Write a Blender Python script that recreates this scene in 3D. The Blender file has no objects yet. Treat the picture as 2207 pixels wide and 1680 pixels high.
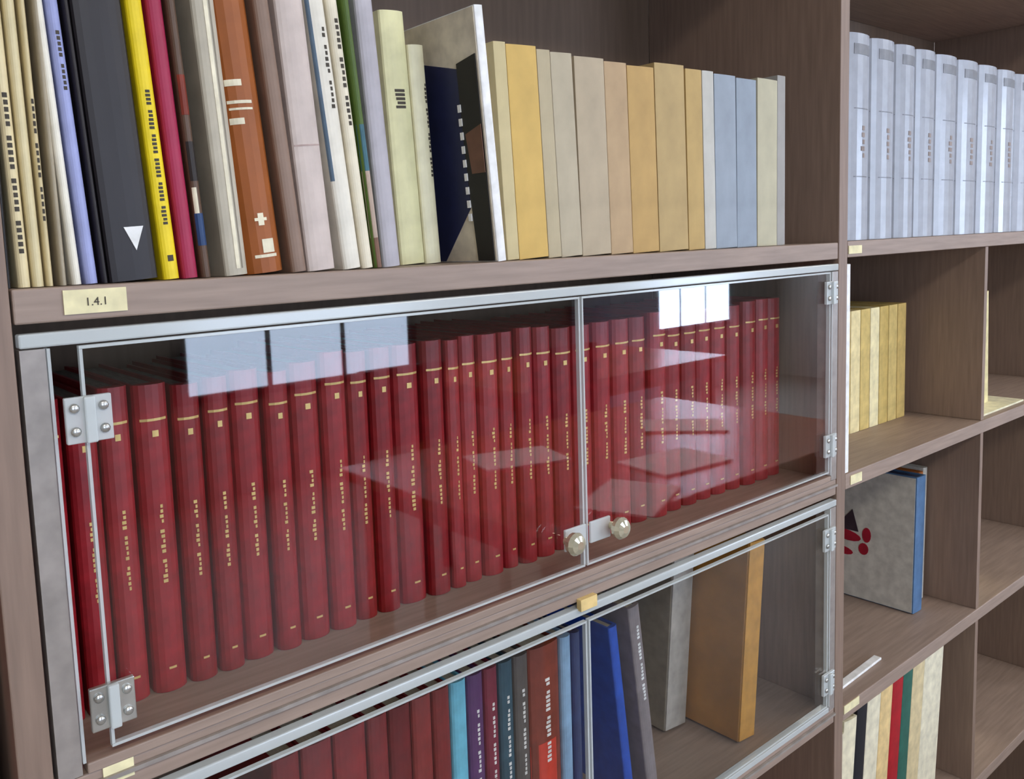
import bpy, bmesh, math, random
from mathutils import Matrix, Vector
random.seed(4)
sc = bpy.context.scene; COL = sc.collection
# ---------------- camera ----------------
F, YAW, PIT, ROL, CX, CY = 1842.51, .6675, .1055, -.0388, 970.78, 723.27
CAM = Vector((-.1132, -.57637, .0169))
def _rot():
    ca, sa, cb, sb, cc, s2 = math.cos(YAW), math.sin(YAW), math.cos(PIT), math.sin(PIT), math.cos(ROL), math.sin(ROL)
    Rz = Matrix(((ca, -sa, 0), (sa, ca, 0), (0, 0, 1))); B = Matrix(((1, 0, 0), (0, 0, -1), (0, 1, 0)))
    Rx = Matrix(((1, 0, 0), (0, cb, -sb), (0, sb, cb))); Ro = Matrix(((cc, -s2, 0), (s2, cc, 0), (0, 0, 1)))
    return Ro @ Rx @ B @ Rz
R = _rot()
cd = bpy.data.cameras.new('camera'); cam = bpy.data.objects.new('camera', cd); COL.objects.link(cam)
cd.sensor_width = 36; cd.sensor_fit = 'HORIZONTAL'; cd.lens = F / 2207 * 36
cd.shift_x = (1103.5 - CX) / 2207; cd.shift_y = (CY - 840) / 2207; cd.clip_start = .01
cam.matrix_world = Matrix.Translation(CAM) @ Matrix((R[0], -R[1], -R[2])).transposed().to_4x4()
sc.camera = cam
sc.view_settings.view_transform = 'Standard'; sc.view_settings.look = 'None'; sc.view_settings.gamma = 1
sc.view_settings.exposure = .05
w = bpy.data.worlds.new('world'); sc.world = w; w.use_nodes = True
w.node_tree.nodes['Background'].inputs[0].default_value = (.8, .88, 1, 1); w.node_tree.nodes['Background'].inputs[1].default_value = .5
def area(name, loc, rot, sx, sy, e, c):
    l = bpy.data.lights.new(name, 'AREA'); l.shape = 'RECTANGLE'; l.size = sx; l.size_y = sy; l.energy = e; l.color = c
    o = bpy.data.objects.new(name, l); COL.objects.link(o); o.location = loc; o.rotation_euler = rot; return o
for x in (-.4, 2.2, 4.8): area('added_ceiling_light', (x, -2.0, 1.43), (0, 0, 0), 1.3, .5, 26, (1, .93, .84))  # unseen ceiling lights, added to light the room
def at(u, v, y=0.0):
    d = R.transposed() @ Vector(((u - CX) / F, (v - CY) / F, 1)); return CAM + d * ((y - CAM.y) / d.y)
# ---------------- materials ----------------
MC = {}
def lin(h):
    h = h.lstrip('#'); return [((int(h[i:i+2], 16) / 255) ** 2.2) for i in (0, 2, 4)] + [1]
def mat(h, rough=.55, metal=0, noise=.08, scale=60, stretch=(1, 1, 1), emit=0):
    k = (h, rough, metal, noise, scale, stretch, emit)
    if k in MC: return MC[k]
    m = bpy.data.materials.new('surface_' + h.strip('#')); m.use_nodes = True; nt = m.node_tree; b = nt.nodes['Principled BSDF']
    b.inputs['Roughness'].default_value = rough; b.inputs['Metallic'].default_value = metal
    tc = nt.nodes.new('ShaderNodeTexCoord'); mp = nt.nodes.new('ShaderNodeMapping'); mp.inputs['Scale'].default_value = stretch
    n = nt.nodes.new('ShaderNodeTexNoise'); n.inputs['Scale'].default_value = scale; n.inputs['Detail'].default_value = 4
    r = nt.nodes.new('ShaderNodeValToRGB'); c = lin(h)
    r.color_ramp.elements[0].position = .3; r.color_ramp.elements[1].position = .7
    r.color_ramp.elements[0].color = [x * (1 - noise * 2) for x in c[:3]] + [1]
    r.color_ramp.elements[1].color = [min(1, x * (1 + noise * 2)) for x in c[:3]] + [1]
    nt.links.new(tc.outputs['Object'], mp.inputs[0]); nt.links.new(mp.outputs[0], n.inputs['Vector'])
    nt.links.new(n.outputs['Fac'], r.inputs[0]); nt.links.new(r.outputs[0], b.inputs['Base Color'])
    if emit: b.inputs['Emission Color'].default_value = c; b.inputs['Emission Strength'].default_value = emit
    MC[k] = m; return m
def plexi():
    m = bpy.data.materials.new('clear_plexiglass'); m.use_nodes = True; nt = m.node_tree; nt.nodes.clear()
    o = nt.nodes.new('ShaderNodeOutputMaterial'); mx = nt.nodes.new('ShaderNodeMixShader'); lw = nt.nodes.new('ShaderNodeLayerWeight'); lw.inputs[0].default_value = .5; pw = nt.nodes.new('ShaderNodeMath'); pw.operation = 'POWER'; pw.inputs[1].default_value = 4; fr = nt.nodes.new('ShaderNodeMath'); fr.operation = 'MULTIPLY_ADD'; fr.inputs[1].default_value = .8; fr.inputs[2].default_value = .045; nt.links.new(lw.outputs['Facing'], pw.inputs[0]); nt.links.new(pw.outputs[0], fr.inputs[0])
    t = nt.nodes.new('ShaderNodeBsdfTransparent'); t.inputs[0].default_value = (.97, .98, .98, 1)
    g = nt.nodes.new('ShaderNodeBsdfGlossy'); g.inputs['Roughness'].default_value = .02
    for a, b in ((fr.outputs[0], mx.inputs[0]), (t.outputs[0], mx.inputs[1]), (g.outputs[0], mx.inputs[2]), (mx.outputs[0], o.inputs[0])): nt.links.new(a, b)
    return m
GLASS = plexi()
def acrylic():
    m = bpy.data.materials.new('acrylic_edge'); m.use_nodes = True; nt = m.node_tree; b = nt.nodes['Principled BSDF']
    b.inputs['Base Color'].default_value = (.75, .8, .8, 1); b.inputs['Roughness'].default_value = .18; b.inputs['Alpha'].default_value = .6
    b.inputs['Specular IOR Level'].default_value = .8; return m
EDGE = acrylic()
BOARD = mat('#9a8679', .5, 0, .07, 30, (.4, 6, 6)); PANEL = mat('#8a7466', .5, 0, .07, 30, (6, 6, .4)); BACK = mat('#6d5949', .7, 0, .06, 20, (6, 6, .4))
PAGE = mat('#cfc6ad', .9, 0, .12, 300, (8, .3, .3)); DUSTY = mat('#8f8f86', .9, 0, .15, 200, (6, .3, .3)); GOLD = mat('#e0bf7a', .35, .3); STEEL = mat('#c9c9c4', .25, .8); WHITE = mat('#f2f2ee', .6)
# ---------------- mesh helpers ----------------
def box(bm, x0, x1, y0, y1, z0, z1):
    v = [bm.verts.new((x, y, z)) for z in (z0, z1) for y in (y0, y1) for x in (x0, x1)]
    for f in ((0, 2, 3, 1), (4, 5, 7, 6), (0, 1, 5, 4), (2, 6, 7, 3), (0, 4, 6, 2), (1, 3, 7, 5)): bm.faces.new([v[i] for i in f])
def prism(bm, pts, z0, z1):          # outline in x,y, closed, extruded in z
    a = [bm.verts.new((x, y, z0)) for x, y in pts]; b = [bm.verts.new((x, y, z1)) for x, y in pts]; n = len(pts)
    bm.faces.new(a[::-1]); bm.faces.new(b)
    for i in range(n): bm.faces.new((a[i], a[(i+1) % n], b[(i+1) % n], b[i]))
def lathe(bm, prof, c, n=16):        # profile (radius, y) about a y axis
    rows = [[bm.verts.new((c[0] + r * math.cos(2*math.pi*i/n), c[1] + y, c[2] + r * math.sin(2*math.pi*i/n))) for i in range(n)] for r, y in prof]
    for a, b in zip(rows, rows[1:]):
        for i in range(n): bm.faces.new((a[i], a[(i+1) % n], b[(i+1) % n], b[i]))
    bm.faces.new(rows[-1]); bm.faces.new(rows[0][::-1])
def link(name, bm, m, parent=None, smooth=False, bevel=0):
    bmesh.ops.recalc_face_normals(bm, faces=bm.faces[:]); me = bpy.data.meshes.new(name); bm.to_mesh(me); bm.free(); me.materials.append(m)
    o = bpy.data.objects.new(name, me); COL.objects.link(o); o.parent = parent
    if smooth:
        for p in me.polygons: p.use_smooth = True
    if bevel:
        b = o.modifiers.new('bevel', 'BEVEL'); b.width = bevel; b.segments = 2; b.limit_method = 'ANGLE'
    return o
def bx(name, m, parent, *dims, bevel=0):
    bm = bmesh.new(); box(bm, *dims); return link(name, bm, m, parent, False, bevel)
def tag(o, label, cat, group=None):
    o['label'] = label; o['category'] = cat
    if group: o['group'] = group
    return o
def struct(o): o['kind'] = 'structure'; return o
def thing(name, label, cat, loc=(0, 0, 0), group=None):
    o = bpy.data.objects.new(name, None); COL.objects.link(o); o.location = loc; o.empty_display_size = .02; return tag(o, label, cat, group)
ORD = ['first', 'second', 'third', 'fourth', 'fifth', 'sixth', 'seventh', 'eighth', 'ninth', 'tenth', 'eleventh', 'twelfth', 'thirteenth', 'fourteenth', 'fifteenth', 'sixteenth', 'seventeenth', 'eighteenth', 'nineteenth', 'twentieth', 'twenty-first', 'twenty-second', 'twenty-third', 'twenty-fourth', 'twenty-fifth', 'twenty-sixth', 'twenty-seventh', 'twenty-eighth', 'twenty-ninth', 'thirtieth', 'thirty-first', 'thirty-second', 'thirty-third', 'thirty-fourth', 'thirty-fifth']
# ---------------- room ----------------
FZ = -1.45
struct(bx('floor', mat('#8d8378', .5), None, -3, 8, -4.3, .6, FZ - .05, FZ)); struct(bx('ceiling', mat('#dcd9d2', .9), None, -3, 8, -4.3, .6, 1.5, 1.55))
struct(bx('wall_front', mat('#b9b2a8', .9), None, -3, 8, .42, .5, FZ, 1.5))
struct(bx('wall_left', mat('#cfcac2', .9), None, -3.1, -3, -4.3, .5, FZ, 1.5)); struct(bx('wall_right', mat('#b3aca2', .9), None, 8, 8.1, -4.3, .5, FZ, 1.5))
wb = struct(bx('wall_back', mat('#8f8a84', .9), None, -3, 8, -4.35, -4.25, FZ, 1.5))
FRM = mat('#3b352f', .5)
for i, (x0, x1) in enumerate(((5.95, 7.1), (1.7, 3.3), (-1.4, .2))):
    f = struct(bx('window_%d' % (i + 1), FRM, None, x0 - .06, x1 + .06, -4.25, -4.22, -.85, 1.1))
    n = 3; PANE = mat('#cfe2ff', .3, 0, .03, 3, (1, 1, 1), (20, 8, 6)[i])
    for k in range(n):
        a = x0 + (x1 - x0) * k / n
        for z0, z1 in ((-.8, -.45), (-.41, .3), (.34, 1.05)): bx('pane', PANE, f, a + .02, a + (x1 - x0) / n - .02, -4.22, -4.212, z0, z1)
struct(bx('trim_1', mat('#c9cbe6', .8), None, 4.9, 5.5, -4.2, -3.8, FZ, 1.5))
for i, x in enumerate((-.4, 2.2, 4.8)):  # bodies of the added lights, outside the view
    t = thing('added_ceiling_lamp', 'added unseen ceiling light panel, %s from the left, behind the viewer' % ORD[i], 'lamp', (x, -2, 1.5), 'added ceiling light panels')
    bx('housing', WHITE, t, -.67, .67, -.27, .27, -.04, 0); bx('diffuser', mat('#fff4e0', .5, 0, .02, 10, (1, 1, 1), 2.5), t, -.63, .63, -.23, .23, -.05, -.04)
WOOD = mat('#a4592e', .3, 0, .12, 12, (1, 8, 1))
for i, (x, y) in enumerate(((2.15, -1.35), (3.5, -2.9))):
    t = thing('reading_table', ['brown wooden reading table nearest the shelves, mirrored in the doors', 'brown wooden reading table by the white column, mirrored in the doors'][i], 'table', (x, y, FZ))
    bx('table_top', WOOD, t, -.85, .85, -.5, .5, .71, .745, bevel=.004); bx('apron', WOOD, t, -.75, .75, -.42, .42, .62, .71)
    for sx in (-1, 1):
        for sy in (-1, 1): bx('leg', WOOD, t, sx * .76 - .03, sx * .76 + .03, sy * .42 - .03, sy * .42 + .03, 0, .71)
for i, (x, y, a, l) in enumerate(((1.78, -1.5, .3, 'at the left end'), (1.7, -.95, -.4, 'at the near corner'), (2.55, -1.4, .8, 'at the right half'), (2.1, -1.1, .1, 'at its middle'))):
    o = tag(bx('paper_sheet', WHITE, None, -.15, .15, -.105, .105, 0, .006), 'white paper pad lying on the nearest table, ' + l, 'paper', 'papers on the nearest table'); o.location = (x, y, FZ + .746); o.rotation_euler.z = a
for i, (x, y) in enumerate(((2.0, -2.25), (2.9, -2.15))):
    t = thing('library_chair', 'dark library chair behind the nearest table, ' + ('left one', 'right one')[i], 'chair', (x, y, FZ), 'chairs at the tables'); K = mat('#2c2622', .5)
    bx('seat', K, t, -.22, .22, -.22, .22, .43, .47, bevel=.01); bx('backrest', K, t, -.22, .22, -.24, -.2, .6, .95, bevel=.01)
    for sx in (-1, 1):
        for sy in (-1, 1): bx('leg', K, t, sx * .2 - .017, sx * .2 + .017, sy * .2 - .017, sy * .2 + .017, 0, .95 if sy < 0 else .43)
# ---------------- shelving ----------------
DEP = .31; T = .022; ZS = [.46, 0, -.3235, -.655, -.993]
def unit(x0, x1, label, zs, divider=None):
    t = thing('bookcase', label, 'bookcase', (x0, 0, FZ), 'wall of bookcases')
    wd = x1 - x0
    bx('back_panel', BACK, t, 0, wd, DEP, DEP + .01, 0, .5 - FZ)
    for z in zs: bx('shelf_board', BOARD, t, .001, wd - .001, 0, DEP, z - T - FZ, z - FZ, bevel=.0012)
    bx('plinth', PANEL, t, .001, wd - .001, .03, .05, 0, .08)
    if divider:
        for a, b in zip(zs[1:], zs[2:] + [FZ + .08]): bx('divider', PANEL, t, divider - x0, divider - x0 + .012, .002, DEP, b - FZ + .0005, a - T - FZ - .0005)
    return t
unit(-1.0, -.0215, 'taupe laminate bookcase at the left edge, mostly out of view', [.46, -.05, -.36, -.68, -1.0])
unit(0, 1.0065, 'taupe laminate bookcase with plexiglass doors in the middle', ZS)
unit(1.0305, 2.04, 'taupe laminate bookcase without doors on the right', [.46, .001, -.3225, -.664, -.993], 1.508)
for x, l in ((-.021, 'left of the plexiglass doors'), (1.007, 'between the doored and the open bookcase'), (2.0405, 'at the far right end of the open bookcase')):
    t = thing('upright_panel', 'tall taupe laminate upright ' + l, 'upright', (x, 0, FZ)); bx('panel', PANEL, t, 0, .0205 if x < 0 else .023, -.0005, DEP, 0, .5 - FZ, bevel=.001)
# ---------------- books ----------------
def book(name, label, x, y, z, t, h, theta, m, group, d=.17, rnd=.003, letters=(), lm=None, pages=PAGE, cat='book', open_top=False):
    o = thing(name, label, cat, (x, y, z), group); o.rotation_euler.y = theta
    if theta > 0: o.location.z += t * math.sin(theta)
    o.location.z += .0004; t = max(.004, t - .0006); c = min(.0025, t * .2)
    arc = [(t * (.5 - .5 * math.cos(math.pi * i / 8)), rnd * (1 - math.sin(math.pi * i / 8))) for i in range(9)]
    inner = [(t - c, c + rnd), (t - c, d), (t, d)]
    pts = [(0, d)] + [(0, rnd)] + arc[1:-1] + [(t, rnd), (t, d), (t - c, d), (t - c, c + rnd), (c, c + rnd), (c, d)]
    bm = bmesh.new(); prism(bm, pts, 0, h); link('cover', bm, m, o)
    bx('pages', pages, o, c, t - c, c + rnd + (.002 if not open_top else .02), d - .004, .003, h - .003)
    for i, (a0, a1, b0, b1, mm, nm) in enumerate(letters):          # print on the spine, fractions of thickness and height
        bm = bmesh.new(); n = 4
        for k in range(n):                                           # follows the rounded spine
            xa, xb = a0 + (a1 - a0) * k / n, a0 + (a1 - a0) * (k + 1) / n
            fy = lambda q: rnd * (1 - math.sin(math.acos(max(-1, min(1, 1 - 2 * q))))) - .0004
            vs = [bm.verts.new((xx * t, fy(xx) + dy, zz * h)) for dy in (0, .0006) for xx, zz in ((xa, b0), (xb, b0), (xb, b1), (xa, b1))]
            for f in ((0, 1, 2, 3), (7, 6, 5, 4), (0, 4, 5, 1), (1, 5, 6, 2), (2, 6, 7, 3), (3, 7, 4, 0)): bm.faces.new([vs[j] for j in f])
        link(nm, bm, mm, o)
    return o
def title(a0, a1, b0, b1, m, n):       # a vertical line of small separate characters
    out = []; z = b0
    for k in range(n):
        s = (b1 - b0) / n
        if k % 6 != 5: out.append((a0 + random.random() * .08, a1, z + s * .15, z + s * .8, m, 'lettering'))
        z += s
    return out
def from_px(ubl, ubr, ut, vt, y, z, vb):
    def onz(u):
        x0 = at(u, vb, y); return x0.x
    x0, x1 = onz(ubl), onz(ubr); tp = at(ut, vt, y); th = math.atan2(tp.x - x0, tp.z - z)
    return x0, (x1 - x0) * math.cos(th), math.hypot(tp.x - x0, tp.z - z), th
INK = mat('#4a443c', .8); IV = mat('#e9e0c4', .6)
top = [ # bottom left u, bottom right u, top left u, top v, colour, words, letters
 (10, 40, -60, 0, '#1d1a1c', 'thin black book at the left end', []),
 (40, 72, -62, 0, '#e6d5a6', 'cream book with dark capitals', title(.3, .7, .1, .6, INK, 24)),
 (72, 101, 5, 0, '#dccda0', 'slim cream book, second of three', []), (102, 129, 38, 0, '#d9c798', 'narrow cream book, third of three', title(.3, .7, .2, .6, INK, 18)),
 (131, 157, 52, 0, '#a99d86', 'taupe grey slim book', []), (157, 187, 70, 0, '#f0ead8', 'white book before the lavender one', []),
 (187, 217, 97, 0, '#9fa6d6', 'lavender blue book', title(.4, .7, .6, .8, INK, 12)),
 (221, 240, 133, 0, '#241f22', 'thin black filler for the dark gap beside the wide black book', []),  # shaded gap between two books, filled with a thin black book shape
 (240, 353, 152, 0, '#2a2629', 'wide black book with a white triangle mark', []),
 (355, 393, 270, 0, '#f2d51c', 'bright yellow book with dark lettering', title(.35, .65, .18, .62, INK, 34) + [(.35, .7, .06, .08, INK, 'lettering')]),
 (397, 433, 315, 0, '#a32349', 'crimson book right of the yellow one', []),
 (437, 486, 357, 0, '#5d4636', 'dark picture-covered book', [(.05, .9, .1, .2, mat('#2b456f'), 'picture'), (.1, .95, .3, .42, mat('#2b2320'), 'picture'), (.1, .9, .5, .62, mat('#7e2f1c'), 'picture'), (.1, .5, .2, .28, IV, 'picture')]),
 (489, 541, 383, 0, '#bdb4a0', 'grey and cream striped book', [(.45, .62, .02, .98, IV, 'stripe'), (.7, .76, .02, .98, mat('#8d8576'), 'stripe')]),
 (541, 631, 453, 0, '#9a5522', 'brown leather book with pale stamped marks', [(.1, .45, .6, .62, IV, 'stamped_mark'), (.1, .65, .545, .555, IV, 'stamped_mark'), (.12, .65, .525, .532, IV, 'stamped_mark'), (.1, .4, .48, .5, IV, 'stamped_mark'), (.3, .6, .17, .18, IV, 'stamped_mark'), (.38, .52, .155, .195, IV, 'stamped_mark'), (.2, .75, .05, .06, IV, 'stamped_mark'), (.4, .7, .065, .11, IV, 'stamped_mark')]),
 (633, 667, 547, 0, '#8b7262', 'taupe book behind the leather one', []), (668, 744, 593, 0, '#cdbdb4', 'wide pinkish grey mottled book', [(.05, .95, .395, .4, mat('#b29a92'), 'band')]),
 (745, 784, 660, 0, '#e8e2d2', 'white book with a slate blue edge line', [(.0, .14, .28, 1, mat('#5f7386'), 'stripe')] + title(.55, .75, .5, .75, INK, 14)),
 (785, 810, 704, 0, '#eae0c6', 'cream white book with dark lettering', title(.4, .7, .45, .8, INK, 18)),
 (811, 829, 737, 0, '#4d6424', 'green, teal and pink spined book', [(.0, 1, .32, .47, mat('#3f6b78'), 'band'), (.0, 1, .1, .32, mat('#b7a190'), 'band'), (0, 1, 0, .1, mat('#7c5a48'), 'band')]),
 (830, 869, 766, 0, '#b3aeb4', 'silver grey book', []),
 (869, 922, 818, 20, '#e0dba8', 'pale yellow book', title(.3, .7, .62, .7, INK, 5)), (922, 968, 854, 95, '#ebe5c0', 'short pale cream book', title(.75, .9, .4, .85, INK, 24))]
for i, (a, b, u, v, c, wd, lt) in enumerate(top):
    y = .012; vb = 624 - .056 * (a - 20)
    if i >= 20: y = .055
    x, t, h, th = from_px(a, b, u, v, y, 0, vb)
    if v == 0: h = h + random.uniform(.02, .05)
    if i < 20 and top[i+1][3] == 0: t = min(t, (at(top[i+1][2], 0, y).x - at(u, 0, y).x) * math.cos(th) * .97)
    if i in (4, 12, 21): th = max(th, pth)
    if i == 21: t -= .006
    if x + h * math.sin(th) < .001 + .004 * i: th = -math.asin(max(0, x - .001 - .003 * i) / h) if i < 4 else th
    pth = th; x += .0004; t -= .0006
    k = h / .33
    o = book('book', wd + ' leaning on the top shelf', x, y, 0, t, h, th, mat(c, .5, 0, .06, 40), 'leaning books on the top shelf', letters=lt, rnd=.004 if i != 13 else .014)
    if i == 8:
        bm = bmesh.new(); vs = [bm.verts.new((q * t, yy, zz)) for yy in (-.0006, .004) for q, zz in ((.38, .036), (.78, .036), (.58, .02))]
        for f in ((0, 1, 2), (5, 4, 3), (0, 3, 4, 1), (1, 4, 5, 2), (2, 5, 3, 0)): bm.faces.new([vs[j] for j in f])
        link('triangle_mark', bm, WHITE, o)
# art book standing proud, picture on its left cover
x, t, h, th = from_px(1076, 1094, 1022, 10, .0, 0, 571)
o = book('art_book', 'white-spined art book with navy and black cover standing proud on the top shelf', x, 0, 0, t, h, th, WHITE, None, d=.2, rnd=.001)
def plate(name, m, pts, parent, dx=-.0008):
    bm = bmesh.new(); a = [bm.verts.new((dx, y, z)) for y, z in pts]; b = [bm.verts.new((.0004, y, z)) for y, z in pts]; n = len(pts)
    bm.faces.new(a); bm.faces.new(b[::-1])
    for i in range(n): bm.faces.new((a[i], a[(i+1) % n], b[(i+1) % n], b[i]))
    return link(name, bm, m, parent)
plate('cover_picture', mat('#d8cdb8'), [(.002, .001), (.198, .001), (.198, h - .001), (.002, h - .001)], o)
plate('navy_shape', mat('#272c4d'), [(.03, .05), (.075, .001), (.198, .001), (.198, h * .8), (.1, h * .86), (.03, h * .78)], o, -.0014)
plate('black_block', mat('#1b1818'), [(.004, .001), (.026, .001), (.03, h * .45), (.03, h * .8), (.004, h * .82)], o, -.002)
plate('brown_photo', mat('#6e4c3c'), [(.004, h * .36), (.022, h * .36), (.026, h * .52), (.004, h * .55)], o, -.0026)
for k in range(9): plate('lettering', WHITE, [(.029, h * (.17 + k * .055)), (.033, h * (.17 + k * .055)), (.033, h * (.2 + k * .055)), (.029, h * (.2 + k * .055))], o, -.003)
beige = [(1096, 1122, 1045, 88, '#c9b98c'), (1122, 1185, 1077, 94, '#d2ae62'), (1185, 1213, 1152, 106, '#b9ab8c'), (1213, 1258, 1183, 112, '#b8ac93'), (1258, 1320, 1238, 121, '#b6a68c'), (1320, 1367, 1300, 132, '#b89c78'), (1367, 1423, 1352, 141, '#bd9a60'), (1424, 1486, 1411, 135, '#b79d6c'), (1487, 1521, 1478, 148, '#bd9f66'), (1522, 1546, 1512, 152, '#c3c1b8'), (1546, 1591, 1540, 159, '#98a2ad'), (1591, 1633, 1588, 168, '#949fab'), (1634, 1676, 1634, 168, '#bdb79c'), (1676, 1693, 1673, 162, '#a3a09b')]
bn = ['sand beige book beside the art book', 'wide ochre yellow book', 'narrow grey beige book right of the ochre one', 'grey beige book, second right of the ochre one', 'wide stone beige book', 'pinkish tan book', 'tan orange book', 'taller sand book with hollow top', 'narrow tan book right of the taller one', 'thin off-white book', 'first blue grey book', 'second blue grey book', 'cream book near the upright', 'last grey book near the upright']
for i, (a, b, u, v, c) in enumerate(beige):
    x, t, h, th = from_px(a, b, u, v, .02, 0, 568 - (a - 1100) * .074)
    th = max(th, pth) if i else max(th, -.05)
    pth = th
    book('book', bn[i] + ' on the top shelf', x, .02, 0, t, h, th, mat(c, .7, 0, .05, 30), 'plain beige books on the top shelf', rnd=.0008, open_top=(i == 7))
# red volumes behind the upper doors
edges = [at(u, 0, .075).x if False else None for u in ()]
ub = [112, 185, 255, 325, 402, 465, 523, 590, 645, 708, 765, 812, 860, 918, 965, 997, 1035, 1080, 1113, 1150, 1190]
vbt = lambda u: 1500 - (u - 265) * .343
xs = [at(u, vbt(u), .08).x for u in ub]
xend = at(1672, 900, .08).x; n = 14; xs += [xs[-1] + (xend - xs[-1]) * (k + 1) / n for k in range(n)]
z0 = -.3235
for i in range(len(xs) - 1):
    x, t = xs[i] + .001, xs[i+1] - xs[i] - .002
    h = .243 + random.uniform(-.003, .003) + (.006 if i > 8 else 0)
    red = mat(random.choice(['#8f1f26', '#96232a', '#871a20', '#9b2a30']), .42, 0, .1, 80)
    lt = [(.12, .88, .885, .893, GOLD, 'gilt_line'), (.42, .6, .835, .855, GOLD, 'volume_number'), (.4, .62, .075, .082, GOLD, 'gilt_mark')] + title(.42, .56, .36, .62, GOLD, 16)
    book('bound_volume', 'dark red gilt-lettered bound volume behind the plexiglass, %s from the left' % ORD[i], x, .068 + random.uniform(-.003, .003), z0, t, h, 0, red, 'red bound volumes behind the upper doors', d=.17, rnd=min(.009, t * .35), letters=lt, pages=DUSTY)
# lower compartment
z0 = -.655
low = [(588, '#7a1f22'), (652, '#7c2325'), (722, '#832426'), (795, '#7d2426'), (841, '#6c1a1d'), (890, '#852e2b'), (935, '#7b2422'), (974, '#6fb9cf'), (1010, '#5a3560'), (1046, '#7c2a3c'), (1077, '#35505c'), (1110, '#5d5550'), (1143, '#7d3a2c'), (1210, '#8fb0cc'), (1235, '#3c4668'), (1255, None)]
ln = ['first dark red', 'second dark red', 'third dark red', 'fourth dark red', 'narrow oxblood', 'fifth dark red', 'brownish red', 'turquoise blue', 'purple', 'maroon white-lettered', 'dark teal', 'dark grey', 'brown-red two-tone', 'light blue', 'navy']
for i in range(len(low) - 1):
    u0, u1 = low[i][0], low[i+1][0]; v0 = 1640 - (u0 - 588) * .42
    y = .055; x = at(u0, v0, y).x; t = at(u1, v0 - 10, y).x - x; h = at(u0, v0, y).z - z0
    h = max(.2, min(.245, h))
    lt = title(.42, .6, .45, .85, mat('#e2ddd6'), 20) if 7 < i < 13 else []
    if i == 12: lt = lt + [(0, 1, 0, .55, mat('#c8402f'), 'spine_band')]
    book('book', ln[i] + ' book behind the lower plexiglass door', x, y, z0, t - .001, h, 0, mat(low[i][1], .5), 'books behind the lower doors', letters=lt, rnd=.005)
x = at(1310, 1680, .05).x
book('book', 'royal blue book leaning left behind the lower door edge', .632, .06, z0, .015, .225, -.12, mat('#2f55b4', .5), 'books behind the lower doors')
book('book', 'grey book with pale lettering leaning left behind the lower door', .66, .05, z0, .02, .245, -.13, mat('#8a7f80', .5), 'books behind the lower doors', letters=title(.4, .65, .5, .9, WHITE, 22))
def case(name, label, x, y, t, d, h, th, m, sm):
    o = thing(name, label, 'box', (x, y, z0 + t * math.sin(abs(th)) + .0005)); o.rotation_euler.y = th
    bx('sleeve', m, o, 0, t, .002, d, 0, h, bevel=.001); bx('front_panel', sm, o, .001, t - .001, 0, .003, .001, h - .001); return o
case('archive_box', 'taupe cardboard archive box leaning right behind the lower door', .775, .115, .045, .16, .262, .1, mat('#8f8474', .8), mat('#b3aba0', .7))
case('archive_box', 'ochre brown cardboard box leaning right behind the lower door', .827, .036, .036, .2, .268, .1, mat('#a8742e', .7, 0, .08, 25), mat('#c48c3c', .7))
case('archive_box', 'thin ochre slipcase standing right of the brown box', .8655, .048, .015, .2, .262, .1, mat('#b07c34', .7), mat('#cb9a4a', .7))
o = thing('book', 'crimson book lying flat on the lowest shelf at the bottom edge', 'book', (.9, .03, -.993)); RD = mat('#8e1420', .5)
bx('stack_pages', PAGE, o, .005, .09, .003, .16, .004, .125); bx('cover', RD, o, 0, .093, 0, .165, .126, .13); bx('cover', RD, o, 0, .093, 0, .165, 0, .004)
book('book', 'dark red book in the bookcase at the left edge', -.075, .02, -.68, .045, .24, 0, mat('#8a1c1f', .5), None)
book('book', 'faded red book above it in the left edge bookcase', -.07, .02, -.36, .042, .24, 0, mat('#7f2a22', .5), None)
# ---------------- plexiglass doors ----------------
def hinge(door, x, z, s=1):
    h = bx('hinge', EDGE if z > -.1 or s < 0 else STEEL, door, x - .0145, x + .0145, -.0085, -.0045, z - .015, z + .015, bevel=.0008)
    bx('hinge_barrel', EDGE, h, x - .0035, x + .0035, -.0125, -.0088, z - .015, z + .015, bevel=.001)
    for dx in (-.009, .009):
        for dz in (-.007, .008):
            bm = bmesh.new(); lathe(bm, [(.0032, 0), (.0032, -.0012), (.002, -.0022)], (x + dx, -.0086, z + dz), 12); link('screw', bm, STEEL, h, True)
def knob(door, x, z, side):
    k = bx('handle_plate', EDGE, door, min(x, x - side * .03), max(x, x - side * .03), -.0075, -.0045, z - .012, z + .01, bevel=.001)
    bm = bmesh.new(); lathe(bm, [(.004, 0), (.004, -.008), (.0105, -.009), (.0115, -.014), (.009, -.018), (.004, -.02)], (x, -.0078, z), 16); link('knob', bm, mat('#d8d2b8', .12, .6), k)
def door(label, x0, x1, z0, z1, hx, hz, kx):
    d = thing('plexiglass_door', label, 'cabinet door', (0, 0, 0), 'plexiglass cabinet doors')
    bx('pane', GLASS, d, x0 + .0022, x1 - .0022, -.004, -.0005, z0 + .0022, z1 - .0022)
    bx('edge', EDGE, d, x0, x1, -.0045, 0, z1 - .002, z1); bx('edge', EDGE, d, x0, x1, -.0045, 0, z0, z0 + .002)
    bx('edge', EDGE, d, x0, x0 + .002, -.0045, 0, z0 + .0022, z1 - .0022); bx('edge', EDGE, d, x1 - .002, x1, -.0045, 0, z0 + .0022, z1 - .0022)
    for z in hz: hinge(d, hx, z, 1 if hx < .5 else -1)
    if kx: knob(d, kx, z0 + .035, 1 if kx > .5 else -1)
door('left upper plexiglass door in front of the red volumes', .036, .4985, -.309, -.038, .038, (-.085, -.278), .468)
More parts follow.
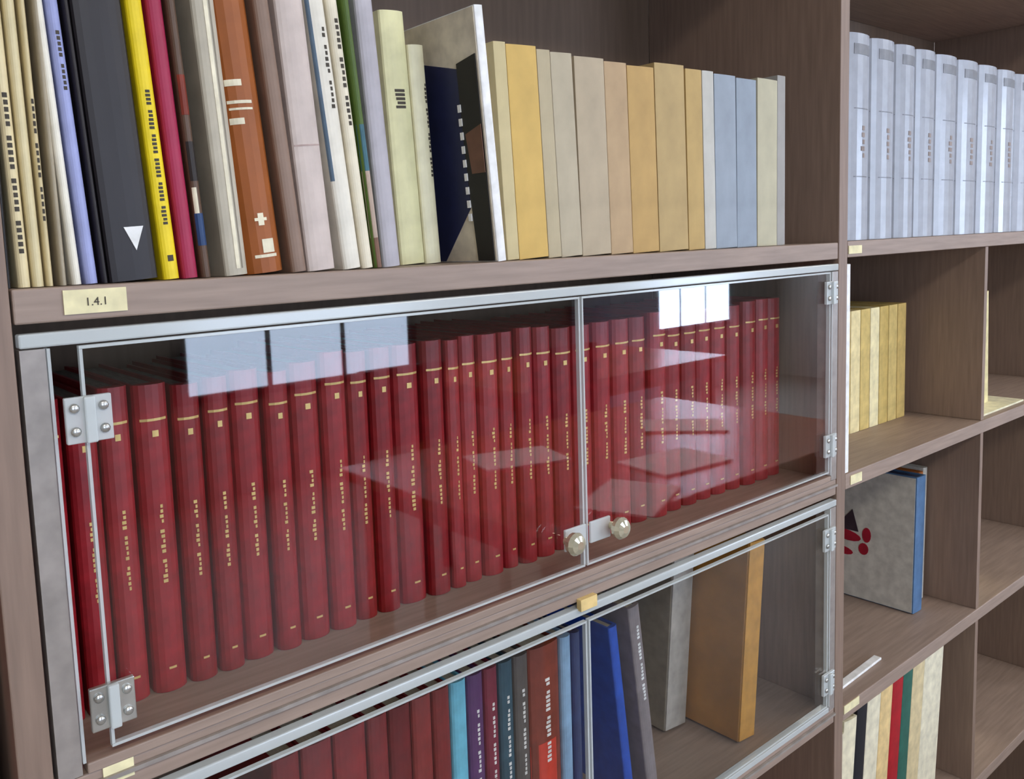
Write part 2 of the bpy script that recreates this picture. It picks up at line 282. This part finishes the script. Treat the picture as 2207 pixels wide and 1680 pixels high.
door('right upper plexiglass door in front of the red volumes', .5015, .978, -.309, -.038, .976, (-.065, -.27), .534)
door('left lower plexiglass door in front of mixed books', .036, .4985, -.642, -.366, .038, (-.41, -.6), None)
door('right lower plexiglass door in front of the archive boxes', .5015, .978, -.642, -.366, .976, (-.4, -.605), None)
GREY = mat('#9d958f', .35, .2)
for zt, zb, l in ((-.022, -.3235, 'upper'), (-.3455, -.655, 'lower')):
    t = thing('door_frame', 'clear acrylic and grey frame around the %s plexiglass doors' % l, 'frame', (0, 0, zb), 'door frames'); H = zt - zb
    bx('top_rail', EDGE, t, .002, 1.004, -.002, .008, H - .015, H - .006, bevel=.0012)
    bx('bottom_rail', EDGE if l == 'lower' else BOARD, t, .02, .988, -.002, .01, .0005, .008, bevel=.001); bx('sill_strip', GREY, t, .002, 1.004, -.0035, -.0005, -.009, -.006)
    bx('side_rail', GREY, t, .002, .017, -.001, .02, .001, H - .016); bx('side_rail', GREY, t, .99, 1.004, -.001, .02, .001, H - .016)
    bx('side_strip', EDGE, t, .0175, .0195, -.002, .006, .009, H - .016); bx('side_strip', EDGE, t, .9865, .9885, -.002, .006, .009, H - .016)
# ---------------- shelf labels ----------------
LAB = mat('#ece2b4', .7)
def label(u0, u1, v, hgt, wd, y=-.0012, c=LAB):
    p, q = at(u0, v, 0), at(u1, v, 0)
    return tag(bx('shelf_label', c, None, p.x, q.x, y, -.0002, p.z - hgt / 2, p.z + hgt / 2), wd, 'label')
lb = label(136, 273, 653, .0155, 'cream paper shelf label with small code under the black book')
cu = bpy.data.curves.new('lettering', 'FONT'); cu.body = '1.4.1'; cu.size = .0075; cu.extrude = .0001; cu.align_x = 'CENTER'; cu.align_y = 'CENTER'
tx = bpy.data.objects.new('lettering', cu); COL.objects.link(tx); p = at(207, 650, 0); tx.location = (p.x, -.0016, p.z); tx.rotation_euler.x = math.pi / 2; bpy.context.view_layer.update(); me = bpy.data.meshes.new_from_object(tx.evaluated_get(bpy.context.evaluated_depsgraph_get())); mw = tx.matrix_world.copy(); bpy.data.objects.remove(tx); me.materials.clear(); me.materials.append(INK); tx = bpy.data.objects.new('lettering', me); COL.objects.link(tx); tx.matrix_world = mw; tx.parent = lb
label(1243, 1278, 1304, .012, 'small orange cream label on the shelf edge under the door knobs', -.006, mat('#e6c887')); label(1828, 1856, 539, .011, 'small cream label under the silver grey volumes'); label(1832, 1856, 1036, .013, 'small cream label above the emblem folder'); label(1818, 1850, 1532, .012, 'small cream label at the upright above the white books'); label(222, 290, 1674, .014, 'cream label on the shelf edge at the bottom left')
# ---------------- open bookcase on the right ----------------
xs = [at(u, 520, .012).x for u in (1832, 1885, 1937, 1979, 2022, 2068, 2112, 2152, 2190, 2240)]
SV = mat('#a9adb6', .22, 0, .04, 50); DK = mat('#77797f', .4)
for i in range(9):
    book('silver_volume', 'glossy silver grey volume on the top right shelf, %s from the upright' % ORD[i], xs[i] + .001, .014, .001, xs[i+1] - xs[i] - .002, .283, 0, SV, 'silver grey volumes on the top right shelf', rnd=.012, d=.2, letters=[(.2, .8, .9, .95, DK, 'band'), (.02, .98, .64, .645, DK, 'band'), (.02, .98, .31, .315, DK, 'band')] + title(.45, .6, .4, .6, mat('#8d7f78'), 6))
t = tag(bx('white_slab', WHITE, None, 1.0315, 1.042, .001, .16, -.3215, -.03, bevel=.001), 'slim white slab standing against the upright beside the yellowed books', 'booklet')  # slim white upright slab next to the panel
x0 = 1.288
for i in range(7):
    c = ['#d4bb78', '#e3d29c', '#cdb36c', '#e8dbaa', '#c9ae66', '#cfb672', '#c8ab66'][i]
    book('yellowed_book', 'yellowed thin book in the right bookcase, %s from the upright' % ORD[i], x0 - .052 + i * .0335, .112, -.3225, .032, .205, 0, mat(c, .7), 'yellowed books in the right bookcase', d=.15, rnd=.001)
for i in range(3):
    book('cream_book', 'cream book right of the divider, second shelf, %s from left' % ORD[i], 1.535 + i * .05, .05, -.3225, .046, .205 + .004 * i, -.05, mat(['#e8e0b4', '#e2d8a6', '#ddd09a'][i], .7), 'cream books right of the divider')
tag(bx('paper_sheet', mat('#efe8c6'), None, 1.53, 1.74, .012, .1, -.3222, -.319), 'cream paper sheet lying on the second shelf right of the divider', 'paper')
zr = -.664
o = book('binder', 'blue-spined folder with pale cover and red emblem on the third right shelf', 1.407, .065, zr, .035, .245, .03, mat('#53749a', .5), None, d=.19, rnd=.001, pages=mat('#2c3550', .8))
plate('cover_panel', mat('#c9c6bc', .6), [(.003, .001), (.188, .001), (.188, .243), (.003, .243)], o)
RE = mat('#a01830', .5); DN = mat('#3a2c36', .5)
def ell(cy, cz, a, b, rot): return [(cy + a * math.cos(q) * math.cos(rot) - b * math.sin(q) * math.sin(rot), cz + a * math.cos(q) * math.sin(rot) + b * math.sin(q) * math.cos(rot)) for q in [2 * math.pi * k / 14 for k in range(14)]]
for nm, m, pts, dx in (('emblem', RE, ell(.125, .115, .03, .01, .1), -.0016), ('emblem', RE, ell(.135, .085, .026, .008, .1), -.0016), ('emblem', RE, ell(.085, .122, .008, .014, 0), -.0016), ('emblem', RE, ell(.09, .095, .009, .011, 0), -.0016), ('emblem', DN, [(.1, .125), (.145, .125), (.112, .165)], -.002), ('emblem', DN, ell(.16, .13, .012, .008, 0), -.002)): plate(nm, m, pts, o, dx)
for i, (c, wd, h) in enumerate((('#e3d9b8', 'cream book right of the blue-spined folder', .235), ('#b3682f', 'orange book two along from the blue-spined folder', .24), ('#dcd8cc', 'white book three along from the blue-spined folder', .245))):
    book('book', wd, 1.447 + i * .017, .085, zr, .016, h, .03, mat(c, .6), None, rnd=.002)
for i, c in enumerate(('#e6deb2', '#e0d6ac', '#d9cda0')):
    book('cream_book', 'tall cream book on the third right shelf past the divider, %s from left' % ORD[i], 1.53 + i * .05, .06, zr, .046, .24, 0, mat(c, .7), 'tall cream books past the divider')
tag(bx('yellow_folder', mat('#e5cc2c', .5), None, 1.53, 1.68, .062, .2, zr + .2415, zr + .251, bevel=.002), 'yellow folder lying on top of the tall cream books', 'folder')
sl = tag(bx('white_strip', WHITE, None, -.001, .17, -.006, .006, 0, .004, bevel=.001), 'thin white strip lying along the third right shelf front', 'strip'); sl.location = (1.037, .028, zr + .0004); sl.rotation_euler.z = .03  # narrow white bar along the shelf front
z0r = -.993; x = 1.034
for i, (c, t, h, wd) in enumerate((('#e9e6dc', .02, .25, 'white book beside the upright'), ('#d6cdb2', .018, .25, 'narrow cream book beside the white one'), ('#e8dfc0', .04, .262, 'cream book left of the black one'), ('#1c1b22', .032, .272, 'black book'), ('#e4dcc0', .045, .27, 'cream book right of the black one'), ('#e3c58c', .04, .275, 'peach coloured book left of the red one'), ('#a81522', .037, .27, 'bright red book'), ('#2f6355', .035, .278, 'dark green book'), ('#d8c69a', .045, .275, 'beige book right of the green one'), ('#e6dfc4', .075, .29, 'wide cream book near the divider'))):
    book('book', wd + ' on the lowest right shelf', x, .03, z0r, t, h, .1, mat(c, .6), 'books leaning on the lowest right shelf', rnd=.002); x += t / math.cos(.1) + .0005
for i, c in enumerate(('#e0dac2', '#d8d0b4', '#d3cbb0')):
    book('cream_book', 'plain cream book on the lowest right shelf past the divider, %s from left' % ORD[i], 1.53 + i * .055, .06, z0r, .05, .24, 0, mat(c, .7), 'plain cream books past the divider')
